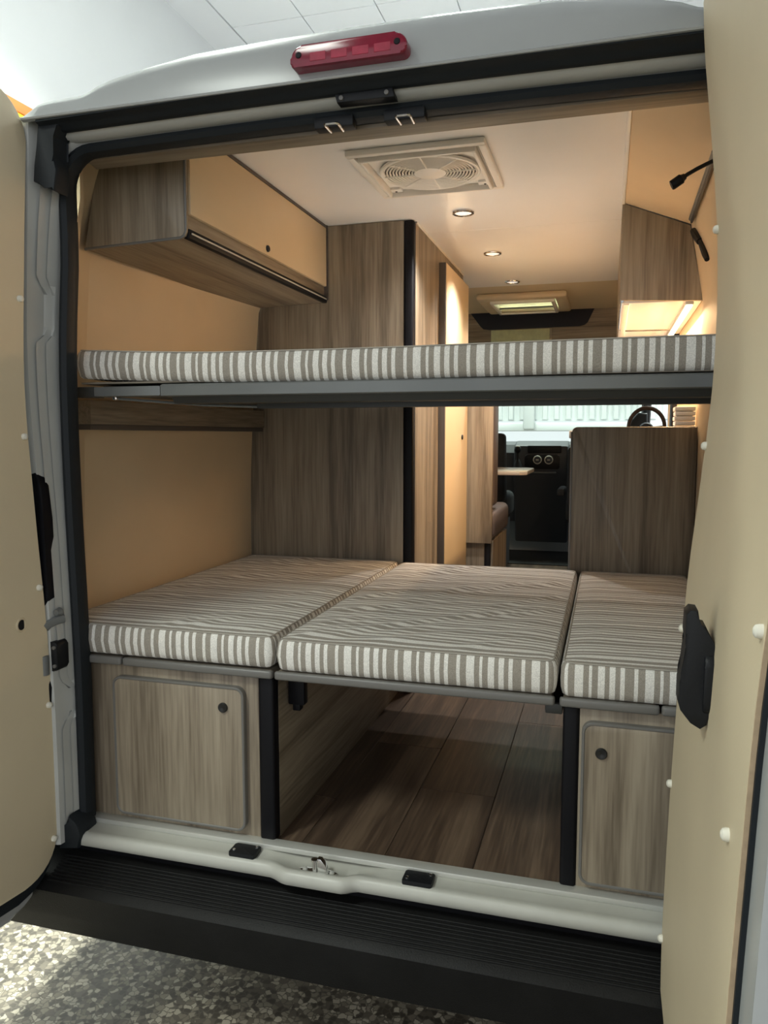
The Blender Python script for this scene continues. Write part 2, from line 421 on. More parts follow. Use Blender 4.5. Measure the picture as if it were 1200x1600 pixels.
# header: outer black gasket, painted flange, inner boards
def strip(name, mat, prof, x0=-0.735, x1=0.88, n=24, crown=0.006):
    rows = []
    for i in range(n+1):
        x = x0 + (x1-x0)*i/n; c = crown*math.sin(PI*i/n)
        rows.append([(x, y, z+c) for y, z in prof])
    return O(name, loft(B(), rows), mat, van, smooth=50)
strip('header_gasket', 'rubber', [(-0.125, 1.853), (-0.128, 1.846), (-0.115, 1.842), (-0.10, 1.838), (-0.095, 1.832), (-0.08, 1.830), (-0.07, 1.836), (-0.09, 1.856)], -0.745, 0.86)
strip('header_flange', 'inner_paint', [(-0.075, 1.834), (-0.07, 1.826), (-0.055, 1.822), (-0.045, 1.818), (-0.03, 1.822), (-0.01, 1.826), (0.02, 1.83)], -0.75, 0.88)
# black corner gasket pieces
for s in (-1, 1):
    pts = [(-.752, 1.847), (-.690, 1.846), (-.690, 1.838), (-.712, 1.818), (-.714, 1.770), (-.708, 1.757), (-.703, 1.735), (-.712, 1.685), (-.735, 1.698), (-.757, 1.705), (-.772, 1.713), (-.765, 1.75)]
    if s > 0: pts = [(mir(x), z) for x, z in pts]
    O('corner_gasket', prism(B(), pts, -0.112, -0.055, 'y', b=0.006), 'rubber', van)
fr = []
for i, (x, z) in enumerate(path):
    if z < 1.69: continue
    a = Vector(path[max(i-1, 0)]); b = Vector(path[min(i+1, len(path)-1)]); t = (b-a).normalized(); nrm = Vector((-t.y, t.x))
    fr.append([(x + nrm.x*dn, dy, z + nrm.y*dn) for dn, dy in ((0.006, -0.030), (0.016, -0.040), (0.021, -0.048), (0.025, -0.050), (0.029, -0.047), (0.040, -0.052), (0.055, -0.056), (0.058, -0.03))])
O('corner_flange', loft(B(), fr), 'inner_paint', van, smooth=40)
# header plate and strikers
hp = O('header_plate', prism(B(), [(0.018, 1.841), (0.152, 1.841), (0.158, 1.818), (0.024, 1.820)], -0.088, -0.055, 'y', b=0.003), 'black_plastic', van)
for x in (0.035, 0.14):
    O('bolt', lathe(B(), [(0.001, -0.093), (0.005, -0.092), (0.006, -0.086)], (x, 0, 1.828), 'y', 10), 'grey_edge', hp)
for x in (0.005, 0.172):
    so = O('striker_plate', BX(x-0.05, x+0.045, -0.052, -0.018, 1.783, 1.808, b=0.004), 'black_plastic', van)
    O('striker_loop', tube(B(), [(x-0.015, -0.030, 1.781), (x-0.016, -0.066, 1.782), (x-0.015, -0.072, 1.782), (x-0.011, -0.076, 1.782), (x+0.011, -0.076, 1.782), (x+0.015, -0.072, 1.782), (x+0.016, -0.066, 1.782), (x+0.015, -0.030, 1.781)], 0.0032, 8), 'chrome', so)
# third brake light
bl = O('brake_light', prism(B(), rrect(-0.057, 0.203, 1.873, 1.917, (0.008, 0.014, 0.026, 0.026), 8), -0.158, -0.11, 'y', b=0.006, seg=4), 'lens_red', van)
for x in (-0.038, 0.182):
    O('mounting_hole', lathe(B(), [(0.002, -0.160), (0.006, -0.1597), (0.0075, -0.157)], (x, 0, 1.897), 'y', 14), 'black_trim', bl)
for k in range(4):
    x = -0.012 + 0.048*k
    O('bulb_segment', BX(x, x+0.036, -0.1590, -0.1570, 1.881, 1.899, b=0.0008, seg=1), 'lens_inner', bl)
# sill with the pressed recess for the latch
def sill_front(x):
    d = interp([(-0.175, 0), (-0.12, 1), (0.02, 1), (0.06, 0)], x); d = d*d*(3-2*d)
    return d
rows = []
for i in range(121):
    x = -0.75 + 1.54*i/120; d = sill_front(x)
    yf = -0.078 - 0.020*d
    zz = -0.006 - 0.012*interp([(-0.2, 0), (-0.12, 1), (0.06, 1), (0.12, 0)], x)
    rows.append([(x, 0.02, -0.004), (x, -0.012, zz), (x, yf+0.034, zz-0.002), (x, yf+0.026, -0.008), (x, yf+0.014, -0.006), (x, yf+0.004, -0.012), (x, yf, -0.024), (x, yf+0.002, -0.040), (x, yf+0.02, -0.052), (x, 0.03, -0.06)])
O('sill', loft(B(), rows), 'sill_paint', van, smooth=60)
th = O('threshold_strip', BX(-0.755, 0.80, -0.012, 0.024, -0.006, 0.008, b=0.002), 'aluminium', van)
for x0, x1 in ((-0.294, -0.221), (0.172, 0.246)):
    sp = O('sill_plate', prism(B(), rrect(x0, x1, -0.066, -0.018, 0.004), -0.008, 0.004, 'z', b=0.002), 'black_plastic', van)
    for x, y in ((x0+0.010, -0.052), (x1-0.010, -0.026)):
        O('screw', lathe(B(), [(0.005, 0.003), (0.0045, 0.006), (0.001, 0.0072)], (x, y, 0), 'z', 10), 'chrome', sp)
lt = O('latch_striker', prism(B(), [(-0.098, -0.058), (-0.085, -0.072), (-0.048, -0.086), (-0.010, -0.072), (0.004, -0.056), (-0.010, -0.046), (-0.048, -0.052), (-0.085, -0.046)], -0.020, -0.012, 'z', b=0.002), 'chrome', van)
O('latch_post', lathe(B(), [(0.006, -0.013), (0.006, 0.018), (0.009, 0.019), (0.009, 0.024), (0.002, 0.025)], (-0.052, -0.070, 0), 'z', 12), 'chrome', lt)
O('latch_wedge', prism(B(), [(-0.045, -0.013), (-0.018, -0.013), (-0.024, 0.012), (-0.036, 0.026), (-0.045, 0.026)], -0.072, -0.056, 'y', b=0.002), 'chrome', lt)
for x in (-0.082, -0.010):
    O('screw', lathe(B(), [(0.007, -0.013), (0.006, -0.008), (0.001, -0.006)], (x, -0.060, 0), 'z', 10), 'aluminium', lt)
# bumper step with ribs
bump = O('bumper', prism(B(), [(0.10, -0.075), (-0.055, -0.083), (-0.10, -0.10), (-0.148, -0.118), (-0.160, -0.132), (-0.152, -0.20), (-0.13, -0.262), (-0.02, -0.27), (0.10, -0.26)], -0.97, 1.01, 'x', b=0.012), 'bumper_plastic', van)
for k in range(9):
    y = -0.062 - 0.0095*k; z = interp([(-0.148, -0.118), (-0.10, -0.10), (-0.055, -0.083)], y)
    O('rib', BX(-0.80, 0.86, y-0.0022, y+0.0022, z-0.004, z+0.0035, b=0.001, seg=1), 'bumper_plastic', bump)
O('sill_gap_shade', BX(-0.98, 1.0, -0.03, 0.03, -0.115, -0.05), 'black_trim', van)  # black block paints the shade in the gap under the sill
# rubber boots at the lower ends of the seal
for s in (-1, 1):
    f = (lambda x: x) if s < 0 else mir
    pts = [(f(-0.80), -0.055), (f(-0.738), -0.045), (f(-0.728), -0.004), (f(-0.732), 0.012), (f(-0.742), 0.03), (f(-0.765), 0.045), (f(-0.775), 0.01), (f(-0.79), -0.01)]
    O('seal_boot', prism(B(), pts, -0.090, -0.012, 'y', b=0.008), 'rubber', van)
# tail lamp recess, bolt and hinge check strap on the left pillar
O('tail_lamp_recess', prism(B(), [(-.835, 0.99), (-.806, 0.985), (-.789, 0.95), (-.785, .86), (-.782, .70), (-.780, .66), (-.795, .62), (-.835, .62)], -0.110, -0.075, 'y', b=0.008), 'black_trim', van)
O('pillar_bolt', lathe(B(), [(0.012, -0.085), (0.012, -0.078), (0.008, -0.094), (0.001, -0.095)][1:], (-0.772, 0, 0.612), 'y', 12), 'grey_metal', van)
hn = O('hinge_plate', prism(B(), rrect(-0.800, -0.764, 0.455, 0.535, 0.012), -0.105, -0.06, 'y', b=0.004), 'black_plastic', van)
for z in (0.470, 0.520): O('bolt', lathe(B(), [(0.005, -0.104), (0.005, -0.110), (0.001, -0.111)], (-0.772, 0, z), 'y', 10), 'grey_edge', hn)
O('check_strap', tube(B(), [(-0.79, -0.115, 0.575), (-0.785, -0.105, 0.583), (-0.775, -0.09, 0.590), (-0.765, -0.07, 0.592)], 0.012, 8, flat=0.5), 'grey_metal', van)
O('hinge_knuckle', lathe(B(), [(0.001, 0.445), (0.014, 0.448), (0.014, 0.500), (0.001, 0.503)], (-0.797, -0.118, 0), 'z', 14), 'grey_metal', van)
O('tail_lamp_recess', prism(B(), [(-.82, 0.45), (-.79, 0.45), (-.784, .41), (-.786, .37), (-.82, .36)], -0.115, -0.085, 'y', b=0.006), 'black_trim', van)

# ------------------------------------------------------------------ rear doors (parts of the van)
cap_me = mesh_of(lathe(B(), [(0.0085, 0.0), (0.0085, 0.004), (0.0075, 0.008), (0.004, 0.0105), (0.0008, 0.011)], (0, 0, 0), 'x', 12), 'screw_cap', 'cap_white')
# left: lining at x = DL(y), opened a little past square
def DL(y): return -0.787 + 0.155*(y + 0.11)
def door_out(y0, yfree, z0, z1, r, edge):      # outline in (y,z); edge(z) gives the hinge edge y
    pts = []
    n = 30
    for i in range(n+1):
        z = z0 + r + (z1-z0-2*r)*i/n; pts.append((edge(z), z))
    ye = pts[-1][0]
    for i in range(1, 9):
        a = PI/2*i/8; pts.append((ye - r*(1-math.cos(a)), z1 - r + r*math.sin(a)))
    for i in range(0, 9):
        a = PI/2*i/8; pts.append((yfree + r*(1-math.sin(a)), z1 - r + r*math.cos(a)))
    for i in range(0, 9):
        a = PI/2*i/8; pts.append((yfree + r*(1-math.cos(a)), z0 + r - r*math.sin(a)))
    yb = pts[0][0]
    for i in range(0, 8):
        a = PI/2*i/8; pts.append((yb - r*(1-math.sin(a)), z0 + r - r*math.cos(a)))
    return pts
def skew(bm, fn):
    for v in bm.verts: v.co.x += fn(v.co)
    return bm
ledge = [(-0.1, -.112), (.0, -.108), (.186, -.103), (.542, -.111), (.885, -.133), (1.21, -.148), (1.527, -.132), (1.796, -.113), (1.9, -.105)]
out = door_out(-0.11, -0.86, -0.10, 1.92, 0.11, lambda z: spline(ledge, z))
ld = O('rear_door', skew(prism(B(), door_out(-0.095, -0.93, -0.182, 1.945, 0.13, lambda z: spline(ledge, z)+0.006), -0.10, -0.035, 'x', b=0.012), lambda c: DL(c.y)), 'white_paint', van)
O('door_seal', skew(prism(B(), door_out(-0.10, -0.90, -0.135, 1.932, 0.125, lambda z: spline(ledge, z)+0.004), -0.04, -0.008, 'x', b=0.006), lambda c: DL(c.y)), 'rubber', ld)
O('lining', skew(prism(B(), out, -0.010, 0.0, 'x', b=0.002), lambda c: DL(c.y)), 'beige_panel', ld)
for z in (1.42, 1.078, 0.686, 0.366, -0.005):
    y = spline(ledge, z) - 0.012
    inst('screw_cap', cap_me, ld, (DL(y)-0.001, y, z))
for y, z in ((-0.83, 1.4), (-0.83, 0.9), (-0.83, 0.4), (-0.45, -0.07), (-0.45, 1.88)):
    inst('screw_cap', cap_me, ld, (DL(y)-0.001, y, z))
h_ = B(); ring(h_, (DL(-0.19), -0.19, 0.60), 0.016, 0.0035, 'x', 22, 6)
O('grommet_rim', h_, 'beige_panel', ld); O('grommet_hole', lathe(B(), [(0.016, 0.0), (0.016, 0.0012), (0.001, 0.0015)], (DL(-0.19), -0.19, 0.60), 'x', 22), 'black_trim', ld)
# right: lining face bows with height
rx = [(-0.3, .770), (-.115, .767), (.031, .766), (.35, .772), (.60, .781), (.796, .790), (1.0, .808), (1.182, .822), (1.35, .824), (1.489, .818), (1.65, .802), (1.835, .782), (2.0, .775)]
def DR(c): return spline(rx, c.z)
redge = [(-0.2, -.125), (1.9, -.13)]
def rsheet(x0, x1, y0, y1, z0, z1, b=0.003):
    bm = B(); n = 36; rows = []
    for i in range(n+1):
        z = z0 + (z1-z0)*i/n; x = spline(rx, z)
        rows.append([(x+x0, y0, z), (x+x1, y0, z), (x+x1, y1, z), (x+x0, y1, z)])
    loft(bm, rows, closed=True, capends=True)
    return bm
rd = O('rear_door', rsheet(0.012, 0.085, -0.965, -0.10, -0.16, 1.945), 'white_paint', van, smooth=40)
O('door_seal', rsheet(0.006, 0.014, -0.903, -0.12, -0.13, 1.92), 'rubber', rd)
O('lining', rsheet(0.0, 0.007, -0.895, -0.13, -0.11, 1.90), 'beige_panel', rd)
O('lining_edge', rsheet(0.0005, 0.0068, -0.8965, -0.8935, -0.11, 1.90), 'mdf_edge', rd)
for y, z in ((-.145, 1.475), (-.145, 1.06), (-.145, 0.69), (-.145, 0.36), (-.145, 0.017), (-.878, .865), (-.815, .595), (-.85, 1.3), (-.85, 0.2)):
    inst('screw_cap', cap_me, rd, (spline(rx, z)+0.001, y, z), rot=(0, 0, PI))
pf = [(.751, .813), (.757, .820), (.767, .819), (.770, .796), (.779, .795), (.790, .773), (.797, .754), (.797, .732), (.795, .668), (.787, .665), (.785, .644), (.776, .637), (.762, .645), (.747, .664), (.744, .674), (.744, .707), (.748, .722), (.750, .758), (.753, .768), (.750, .783)]
O('grab_handle', prism(B(), [(x-0.004, z) for x, z in pf], -0.575, -0.525, 'y', b=0.0025, seg=2), 'black_plastic', rd)
O('grab_handle_base', prism(B(), rrect(-0.585, -0.515, 0.66, 0.755, 0.02), 0.774, 0.790, 'x', b=0.004), 'black_plastic', rd)
O('latch_recess', prism(B(), rrect(0.803, 0.85, 0.66, 0.775, 0.012), -0.967, -0.955, 'y', b=0.003), 'black_plastic', rd)
O('latch_block', prism(B(), rrect(0.812, 0.845, 0.70, 0.765, 0.010), -0.974, -0.960, 'y', b=0.004), 'cap_white', rd)

# ================================================================== VAN INTERIOR SHELL
fl = O('floor', BX(-0.98, 1.02, 0.022, 4.75, -0.03, -0.004), 'board', smooth=0); tag(fl, kind='structure')
pk = {}
def plank(x0, x1, y0, y1):
    key = (round(x1-x0, 3), round(y1-y0, 3))
    if key not in pk:
        w, l = key; pk[key] = mesh_of(BX(-w/2+0.0008, w/2-0.0008, -l/2+0.0008, l/2-0.0008, -0.004, 0.0, b=0.0012, seg=1), 'plank', 'floor_wood')
    inst('plank', pk[key], fl, ((x0+x1)/2, (y0+y1)/2, 0.0))
for i, off in enumerate((0.95, 0.30, 0.75, 0.44, 1.08, 0.62)):
    x0 = -0.59 + 0.23*i; y = 0.024; e = off
    while y < 4.7:
        e2 = min(e, 4.75); plank(x0, x0+0.23, y, e2); y = e2; e = e2 + 1.2
# walls: jamb beside the seal, then the lining running forward
def wall_side(side):
    rows = []
    for i in range(41):
        z = -0.004 + 1.944*i/40
        lean = 0.055*max(0, (z-0.75)/0.88)**1.6
        if z > 1.62: lean = 0.055 + (z-1.62)*0.5
        j = spline(seal_in, min(z, 1.70))
        sec = [(j-0.012, 0.0), (j-0.035, 0.045), (j-0.09, 0.11), (-0.915+lean*0.8, 0.17), (-0.94+lean, 0.26)]
        if side > 0: sec = [(-0.94+lean, 0.26), (-0.905+lean, 0.85), (-0.872+lean, 1.297)]
        rows.append([(x, y, z) for x, y in sec])
    bm = loft(B(), rows)
    return bm
tag(O('trim_2', wall_side(-1), 'wall_lining', smooth=60), kind='structure')
tag(O('wall_van_left', wall_side(1), 'wall_lining', smooth=60), kind='structure')
rows = []; jrows = []
for i in range(82):
    z = ([-0.004 + 1.844*k/60 for k in range(61)] + [1.845 + 0.095*k/20 for k in range(21)])[i]
    xw = interp([(-0.01, .955), (1.57, .945), (1.845, .896), (1.94, .655)], z)
    j = mir(spline(seal_in, min(z, 1.70)))
    rows.append([(xw, 0.26, z), (xw, 0.85, z), (xw, 1.299, z)])
    jrows.append([(min(xw, j+0.012), 0.0, z), (min(xw, j+0.05), 0.05, z), (min(xw, 0.93), 0.15, z), (xw, 0.26, z)])
tag(O('trim_3', loft(B(), jrows), 'wall_lining', smooth=40), kind='structure')
tag(O('wall_van_right', loft(B(), rows), 'wall_lining', smooth=40), kind='structure')
tag(O('wall_kitchen', BX(0.948, 0.965, 1.30, 2.30, 0.0, 1.945), 'wall_lining', smooth=0), kind='structure')
# front part of the right wall beyond the kitchen: door pillar and cab door with window
tag(O('wall_cab_right', BX(0.955, 0.985, 2.62, 5.2, 0.0, 1.02), 'dash_plastic', smooth=0), kind='structure')
O('pillar_cover', BX(0.925, 0.96, 2.30, 2.44, 0.0, 1.94, b=0.01), 'black_trim', bpy.data.objects['wall_cab_right'])
O('pillar_lining', BX(0.93, 0.965, 2.44, 2.64, 0.0, 1.94, b=0.01), 'wall_lining', bpy.data.objects['wall_cab_right'])
O('upper_lining', BX(0.93, 0.985, 2.62, 5.0, 1.55, 1.94), 'wall_lining', bpy.data.objects['wall_cab_right'])
# header board behind the seal (wood), structure trim
tag(O('trim_1', prism(B(), [(-0.005, 1.806), (0.0, 1.792), (0.045, 1.784), (0.06, 1.790), (0.06, 1.945), (-0.005, 1.945)], -0.70, 0.90, 'x', b=0.003), 'wood_x'), kind='structure')
# ceiling lining in two panels with a seam, plus the darker forward part
cl = thing('ceiling_van', (XM, 1.4, 1.94), kind='structure')
cv = [(0.06, 1.532), (1.534, 2.80)]
for y0, y1 in cv: O('ceiling_panel', BX(-0.66, 0.658, y0, y1, 1.94, 1.955, b=0.0015, seg=1), 'ceiling_lining', cl)
O('joint_strip', BX(0.652, 0.664, 0.06, 1.30, 1.932, 1.945, b=0.003), 'ceiling_lining', cl)
cb_ = B(); box(cb_, -0.85, 0.96, 2.80, 3.08, 1.94, 1.955); box(cb_, -0.85, 0.96, 3.56, 3.76, 1.94, 1.955); box(cb_, -0.85, -0.11, 3.08, 3.56, 1.94, 1.955); box(cb_, 0.30, 0.96, 3.08, 3.56, 1.94, 1.955)
O('cab_ceiling', cb_, 'beige_panel', cl)
for x in (-0.86, 0.66): O('side_cove', BX(x, x+0.27, 1.3 if x > 0 else 0.06, 2.8, 1.945, 1.96), 'ceiling_lining', cl)

# windscreen and nose
ws = O('window_1', prism(B(), [(5.62, 1.00), (5.63, 1.00), (4.97, 1.80), (4.96, 1.80)], -0.90, 0.95, 'x'), 'windscreen_glass', smooth=0); tag(ws, kind='structure')
O('window_frame', BX(-0.95, 0.99, 4.9, 5.0, 1.76, 1.84, b=0.01), 'dash_plastic', ws)
for x in (-0.93, 0.94): O('window_pillar', tube(B(), [(x, 5.62, 0.98), (x, 4.96, 1.80)], 0.04, 8), 'dash_plastic', ws)
O('bonnet', prism(B(), [(5.55, 0.98), (5.72, 0.97), (6.1, 0.82), (6.25, 0.5), (6.3, 0.0), (6.3, -0.3), (5.55, -0.3)], -0.95, 0.99, 'x', b=0.05, seg=4), 'white_paint', van)
# canopy of corrugated sheet beyond the windscreen
cn = thing('corrugated_canopy', (0.5, 8.4, 1.45), 'pale corrugated metal canopy seen through the windscreen', 'canopy')
O('sheet', BX(-3.4, 4.4, 8.42, 8.44, 1.27, 2.6), 'shutter', cn)
O('edge_rail', BX(-3.4, 4.4, 8.36, 8.46, 1.14, 1.25, b=0.015), 'shutter', cn)
rb = mesh_of(prism(B(), [(-0.04, 0.0), (-0.025, -0.05), (0.025, -0.05), (0.04, 0.0)], 0.0, 1.28, 'z'), 'sheet_rib', 'shutter')
for k in range(52): inst('rib', rb, cn, (-3.2 + 0.145*k, 8.42, 1.29))
O('post', BX(-0.42, -0.28, 8.25, 8.35, 1.16, 2.6, b=0.02), 'shutter', cn)

# ================================================================== BED (lower)
def cushion(name, x0, x1, y0, y1, z0, z1, label, wr=1.0, sag=None, seed=0, cat='cushion', group=None, back=None):
    t = thing(name, ((x0+x1)/2, (y0+y1)/2, z0), label, cat, group)
    rnd = random.Random(seed)
    waves = [(rnd.uniform(x0, x1), rnd.uniform(y0, y1), rnd.uniform(0.5, 1.1), rnd.uniform(0.02, 0.05), rnd.uniform(0.15, 0.4), rnd.uniform(0.002, 0.0045)*rnd.choice((1, -1, 1))) for _ in range(34)]
    def hgt(x, y):
        h = 0
        for cx, cy, an, wd, ln, am in waves:
            c, s = math.cos(an), math.sin(an); a = (x-cx)*c + (y-cy)*s; b = -(x-cx)*s + (y-cy)*c
            h += am*math.exp(-(b/wd)**2 - (a/ln)**2)*math.cos(b/wd*1.7)
        ex = min(x-x0, x1-x, 0.10)/0.10; ey = min(y-y0, y1-y, 0.10)/0.10
        e = max(0, min(ex, ey))
        return 0.55*h*wr*min(1, e*1.5) + 0.008*(1-(1-e)**2)*1.0
    sg = sag or (lambda x: 0.0)
    nx = max(8, int((x1-x0)/0.016)); ny = max(8, int((y1-y0)/0.016))
    r = 0.010
    def place(me, uvs):
        uv = me.uv_layers.new(name='UVMap')
        for l in me.loops: uv.data[l.index].uv = uvs[l.vertex_index]
    # top
    verts, uvs, faces = [], [], []
    for j in range(ny+1):
        for i in range(nx+1):
            x = x0+r + (x1-x0-2*r)*i/nx; y = y0+r + (y1-y0-2*r)*j/ny
            verts.append((x, y, z1 + hgt(x, y) + sg(x))); uvs.append((y*0.93 + 0.002*math.sin(x*7+seed), x))
    for j in range(ny):
        for i in range(nx):
            a = j*(nx+1)+i; faces.append((a, a+1, a+nx+2, a+nx+1))
    w = WO[t]
    me = bpy.data.meshes.new('top_cover'); me.from_pydata([(a-w.x, b-w.y, c-w.z) for a, b, c in verts], [], faces); place(me, uvs)
    me.polygons.foreach_set('use_smooth', [True]*len(me.polygons)); o = link('top_cover', me, 'striped_fabric', t); WO[o] = w
    # side band: rounded rectangle in plan, swept with a bulging profile
    plan = rrect(x0, x1, y0, y1, 0.022, 5)
    full = []; dist = 0
    for k in range(len(plan)):
        a = Vector(plan[k]); b = Vector(plan[(k+1) % len(plan)]); n = max(1, int((b-a).length/0.03))
        for q in range(n): full.append(a + (b-a)*q/n)
    full.append(full[0].copy()); nP = len(full)
    verts, uvs, faces = [], [], []
    prof = [(-0.014, 0.0), (-0.004, 0.006), (0.0, 0.02), (0.003, 0.5*(z1-z0)), (0.0, z1-z0-0.014), (-0.004, z1-z0-0.004), (-0.010, z1-z0+0.001), (-0.016, z1-z0+0.0005)]
    cx, cy = (x0+x1)/2, (y0+y1)/2
    for k in range(nP):
        p = full[k]; a = full[k-1 if k else nP-2]; b = full[k+1 if k < nP-1 else 1]
        tg = (b-a).normalized(); nm = Vector((tg.y, -tg.x))
        if k: dist += (full[k]-full[k-1]).length
        bul = 1+0.6*math.sin(p.x*11+seed)
        for off, h in prof:
            o2 = off*(bul if off > 0 else 1)
            verts.append((p.x+nm.x*o2, p.y+nm.y*o2, z0 + h + sg(p.x))); uvs.append((dist, h))
    m = len(prof)
    for k in range(nP-1):
        for q in range(m-1):
            a = k*m+q; faces.append((a, a+m, a+m+1, a+1))
    me = bpy.data.meshes.new('side_band'); me.from_pydata([(a-w.x, b-w.y, c-w.z) for a, b, c in verts], [], faces); place(me, uvs)
    me.polygons.foreach_set('use_smooth', [True]*len(me.polygons)); o = link('side_band', me, 'striped_fabric', t); WO[o] = w
    O('base_cloth', BX(x0+0.012, x1-0.012, y0+0.012, y1-0.012, z0+0.001, z0+0.006), 'board', t, smooth=0)
    pth = []
    for p in full: pth.append((p.x + (0.007 if p.x < cx else -0.007), p.y + (0.007 if p.y < cy else -0.007), z1 + 0.001 + sg(p.x)))
    O('piping', tube(B(), pth, 0.0019, 6, caps=False), 'piping_cloth', t)
    return t
cushion('bed_cushion', -0.865, -0.194, 0.0, 1.285, 0.478, 0.560, 'striped bed cushion against the left beige wall, under the upper bunk', 1.2, seed=3, group='lower bed cushions')
cushion('bed_cushion', -0.183, 0.526, 0.0, 1.285, 0.475, 0.556, 'wide middle striped bed cushion bridging the open luggage tunnel', 2.1, seed=11, group='lower bed cushions')
cushion('bed_cushion', 0.535, 0.925, 0.0, 1.285, 0.474, 0.555, 'narrow striped bed cushion on the right, beside the open right door', 0.4, seed=5, group='lower bed cushions')
def board(x0, x1, y0, y1, label, z0=0.452, z1=0.474):
    t = thing('bed_board', ((x0+x1)/2, (y0+y1)/2, z0), label, 'bed board', 'boards under the lower bed cushions')
    O('panel', BX(x0+0.008, x1-0.008, y0+0.010, y1-0.004, z0+0.001, z1-0.001), 'board', t, smooth=0)
    O('edge_trim', prism(B(), rrect(x0, x1, y0, y0+0.016, (0.008, 0.008, 0, 0), 4), z0, z1, 'z', b=0.006, seg=3), 'grey_edge', t)
    return t
board(-0.80, -0.643, -0.004, 1.28, 'short grey-edged bed board beside the left door seal')
board(-0.639, -0.193, -0.004, 1.28, 'grey-edged bed board above the left locker door')
board(-0.187, 0.523, -0.004, 1.28, 'long grey-edged bed board spanning the open luggage tunnel')
board(0.534, 0.755, -0.004, 1.28, 'grey-edged bed board above the right locker')
board(0.759, 0.93, -0.004, 1.28, 'short grey-edged bed board half hidden by the right rear door')

def knob(parent, x, y, z, axis='y', r=0.0135, sgn=-1):
    o = O('push_lock', lathe(B(), [(r, 0.0), (r, sgn*0.004), (r*0.85, sgn*0.0065), (r*0.4, sgn*0.006), (0.001, sgn*0.0045)], (x, y, z), axis, 18), 'knob_black', parent)
    return o
def locker(x0, x1, side, label, door, post, kx):
    t = thing('bed_locker', ((x0+x1)/2, 0.65, 0), label, 'locker', 'lockers under the lower bed')
    fx0, fx1 = (x0, post[0]) if side < 0 else (post[1], x1)
    fr = O('face_frame', BX(fx0, fx1, 0.020, 0.036, 0.006, 0.451, b=0.002), 'wood_v', t)
    sx = post[1] if side < 0 else post[0]
    O('side_panel', BX(sx-0.016 if side < 0 else sx, sx if side < 0 else sx+0.016, 0.05, 1.28, 0.001, 0.451), 'wood_h', t)
    O('back_panel', BX(x0, x1, 1.265, 1.28, 0.001, 0.451), 'wood_x', t)
    O('corner_post', BX(post[0], post[1], 0.014, 0.055, 0.001, 0.452, b=0.009, seg=3), 'black_trim', t)
    d = O('door', prism(B(), rrect(door[0]+0.005, door[1]-0.005, 0.028, 0.415, 0.022), 0.004, 0.022, 'y', b=0.002), 'wood_v', t)
    O('edge_profile', rim_of(door[0], door[1], 0.023, 0.420, 0.026, 0.0075, 0.002, 0.022), 'grey_edge', d)
    knob(d, kx, 0.004, 0.362 if side < 0 else 0.348)
    return t
def rim_of(x0, x1, z0, z1, r, w, y0, y1):
    a = rrect(x0, x1, z0, z1, r); b = rrect(x0+w, x1-w, z0+w, z1-w, max(r-w, 0.002))
    bm = B(); rows = []
    for (p, q) in zip(a + a[:1], b + b[:1]):
        rows.append([(p[0], y1, p[1]), (p[0], y0+0.002, p[1]), (p[0]*0.75+q[0]*0.25, y0, p[1]*0.75+q[1]*0.25), (p[0]*0.25+q[0]*0.75, y0, p[1]*0.25+q[1]*0.75), (q[0], y0+0.002, q[1]), (q[0], y1, q[1])])
    return loft(bm, rows)
locker(-0.80, -0.197, -1, 'grey-brown wooden locker under the bed on the left with black push lock', (-0.676, -0.277), (-0.241, -0.197), -0.337)
locker(0.542, 0.93, 1, 'grey-brown wooden locker under the bed on the right, partly behind the right door', (0.586, 0.86), (0.542, 0.580), 0.631)
br = thing('bed_bracket', (-0.15, 0.12, 0.36), 'black metal bracket hanging under the middle bed board by the left post', 'bracket')
O('plate', BX(-0.192, -0.145, 0.10, 0.13, 0.352, 0.451, b=0.004), 'black_trim', br); O('tongue', BX(-0.180, -0.158, 0.102, 0.128, 0.335, 0.36, b=0.003), 'black_trim', br)
r2 = thing('bed_rail', (0.52, 0.08, 0.43), 'black metal support rail under the bed at the right post', 'rail')
O('angle', BX(0.505, 0.541, 0.03, 1.26, 0.432, 0.451, b=0.003), 'black_trim', r2)
O('clip', BX(0.500, 0.540, 0.022, 0.05, 0.425, 0.450, b=0.003), 'dark_metal', r2)

# ================================================================== UPPER BUNK
def sag(x): return 0.014*max(0, (-0.35-x)/0.42)**1.5 - 0.002*math.sin((x+0.4)*4)
cushion('bunk_mattress', -0.795, 0.885, 0.05, 1.29, 1.221, 1.297, 'long striped mattress of the upper bunk on a grey metal frame', 0.3, sag=sag, seed=9, cat='mattress')
bf = thing('bunk_bed', (0.04, 0.65, 1.16), 'grey painted metal frame carrying the upper bunk mattress', 'bed frame')
O('front_beam', prism(B(), [(0.044, 1.187), (0.044, 1.214), (0.052, 1.218), (0.10, 1.218), (0.10, 1.185), (0.05, 1.184)], -0.525, 0.875, 'x', b=0.002), 'grey_metal', bf)
O('end_beam', prism(B(), [(0.048, 1.188), (0.048, 1.213), (0.10, 1.216), (0.10, 1.187)], -0.735, -0.528, 'x', b=0.004), 'grey_metal', bf)
O('end_bracket', BX(-0.80, -0.735, 0.06, 0.10, 1.185, 1.215, b=0.004), 'dark_metal', bf)
O('lower_lip', prism(B(), [(0.058, 1.184), (0.10, 1.184), (0.10, 1.165), (0.07, 1.167)], -0.50, 0.875, 'x', b=0.002), 'dark_metal', bf)
O('inner_rail', prism(B(), [(0.16, 1.155), (0.20, 1.155), (0.20, 1.185), (0.16, 1.185)], -0.30, 0.875, 'x', b=0.003), 'dark_metal', bf)
O('platform', BX(-0.74, 0.93, 0.10, 1.292, 1.196, 1.218), 'dark_metal', bf, smooth=0)
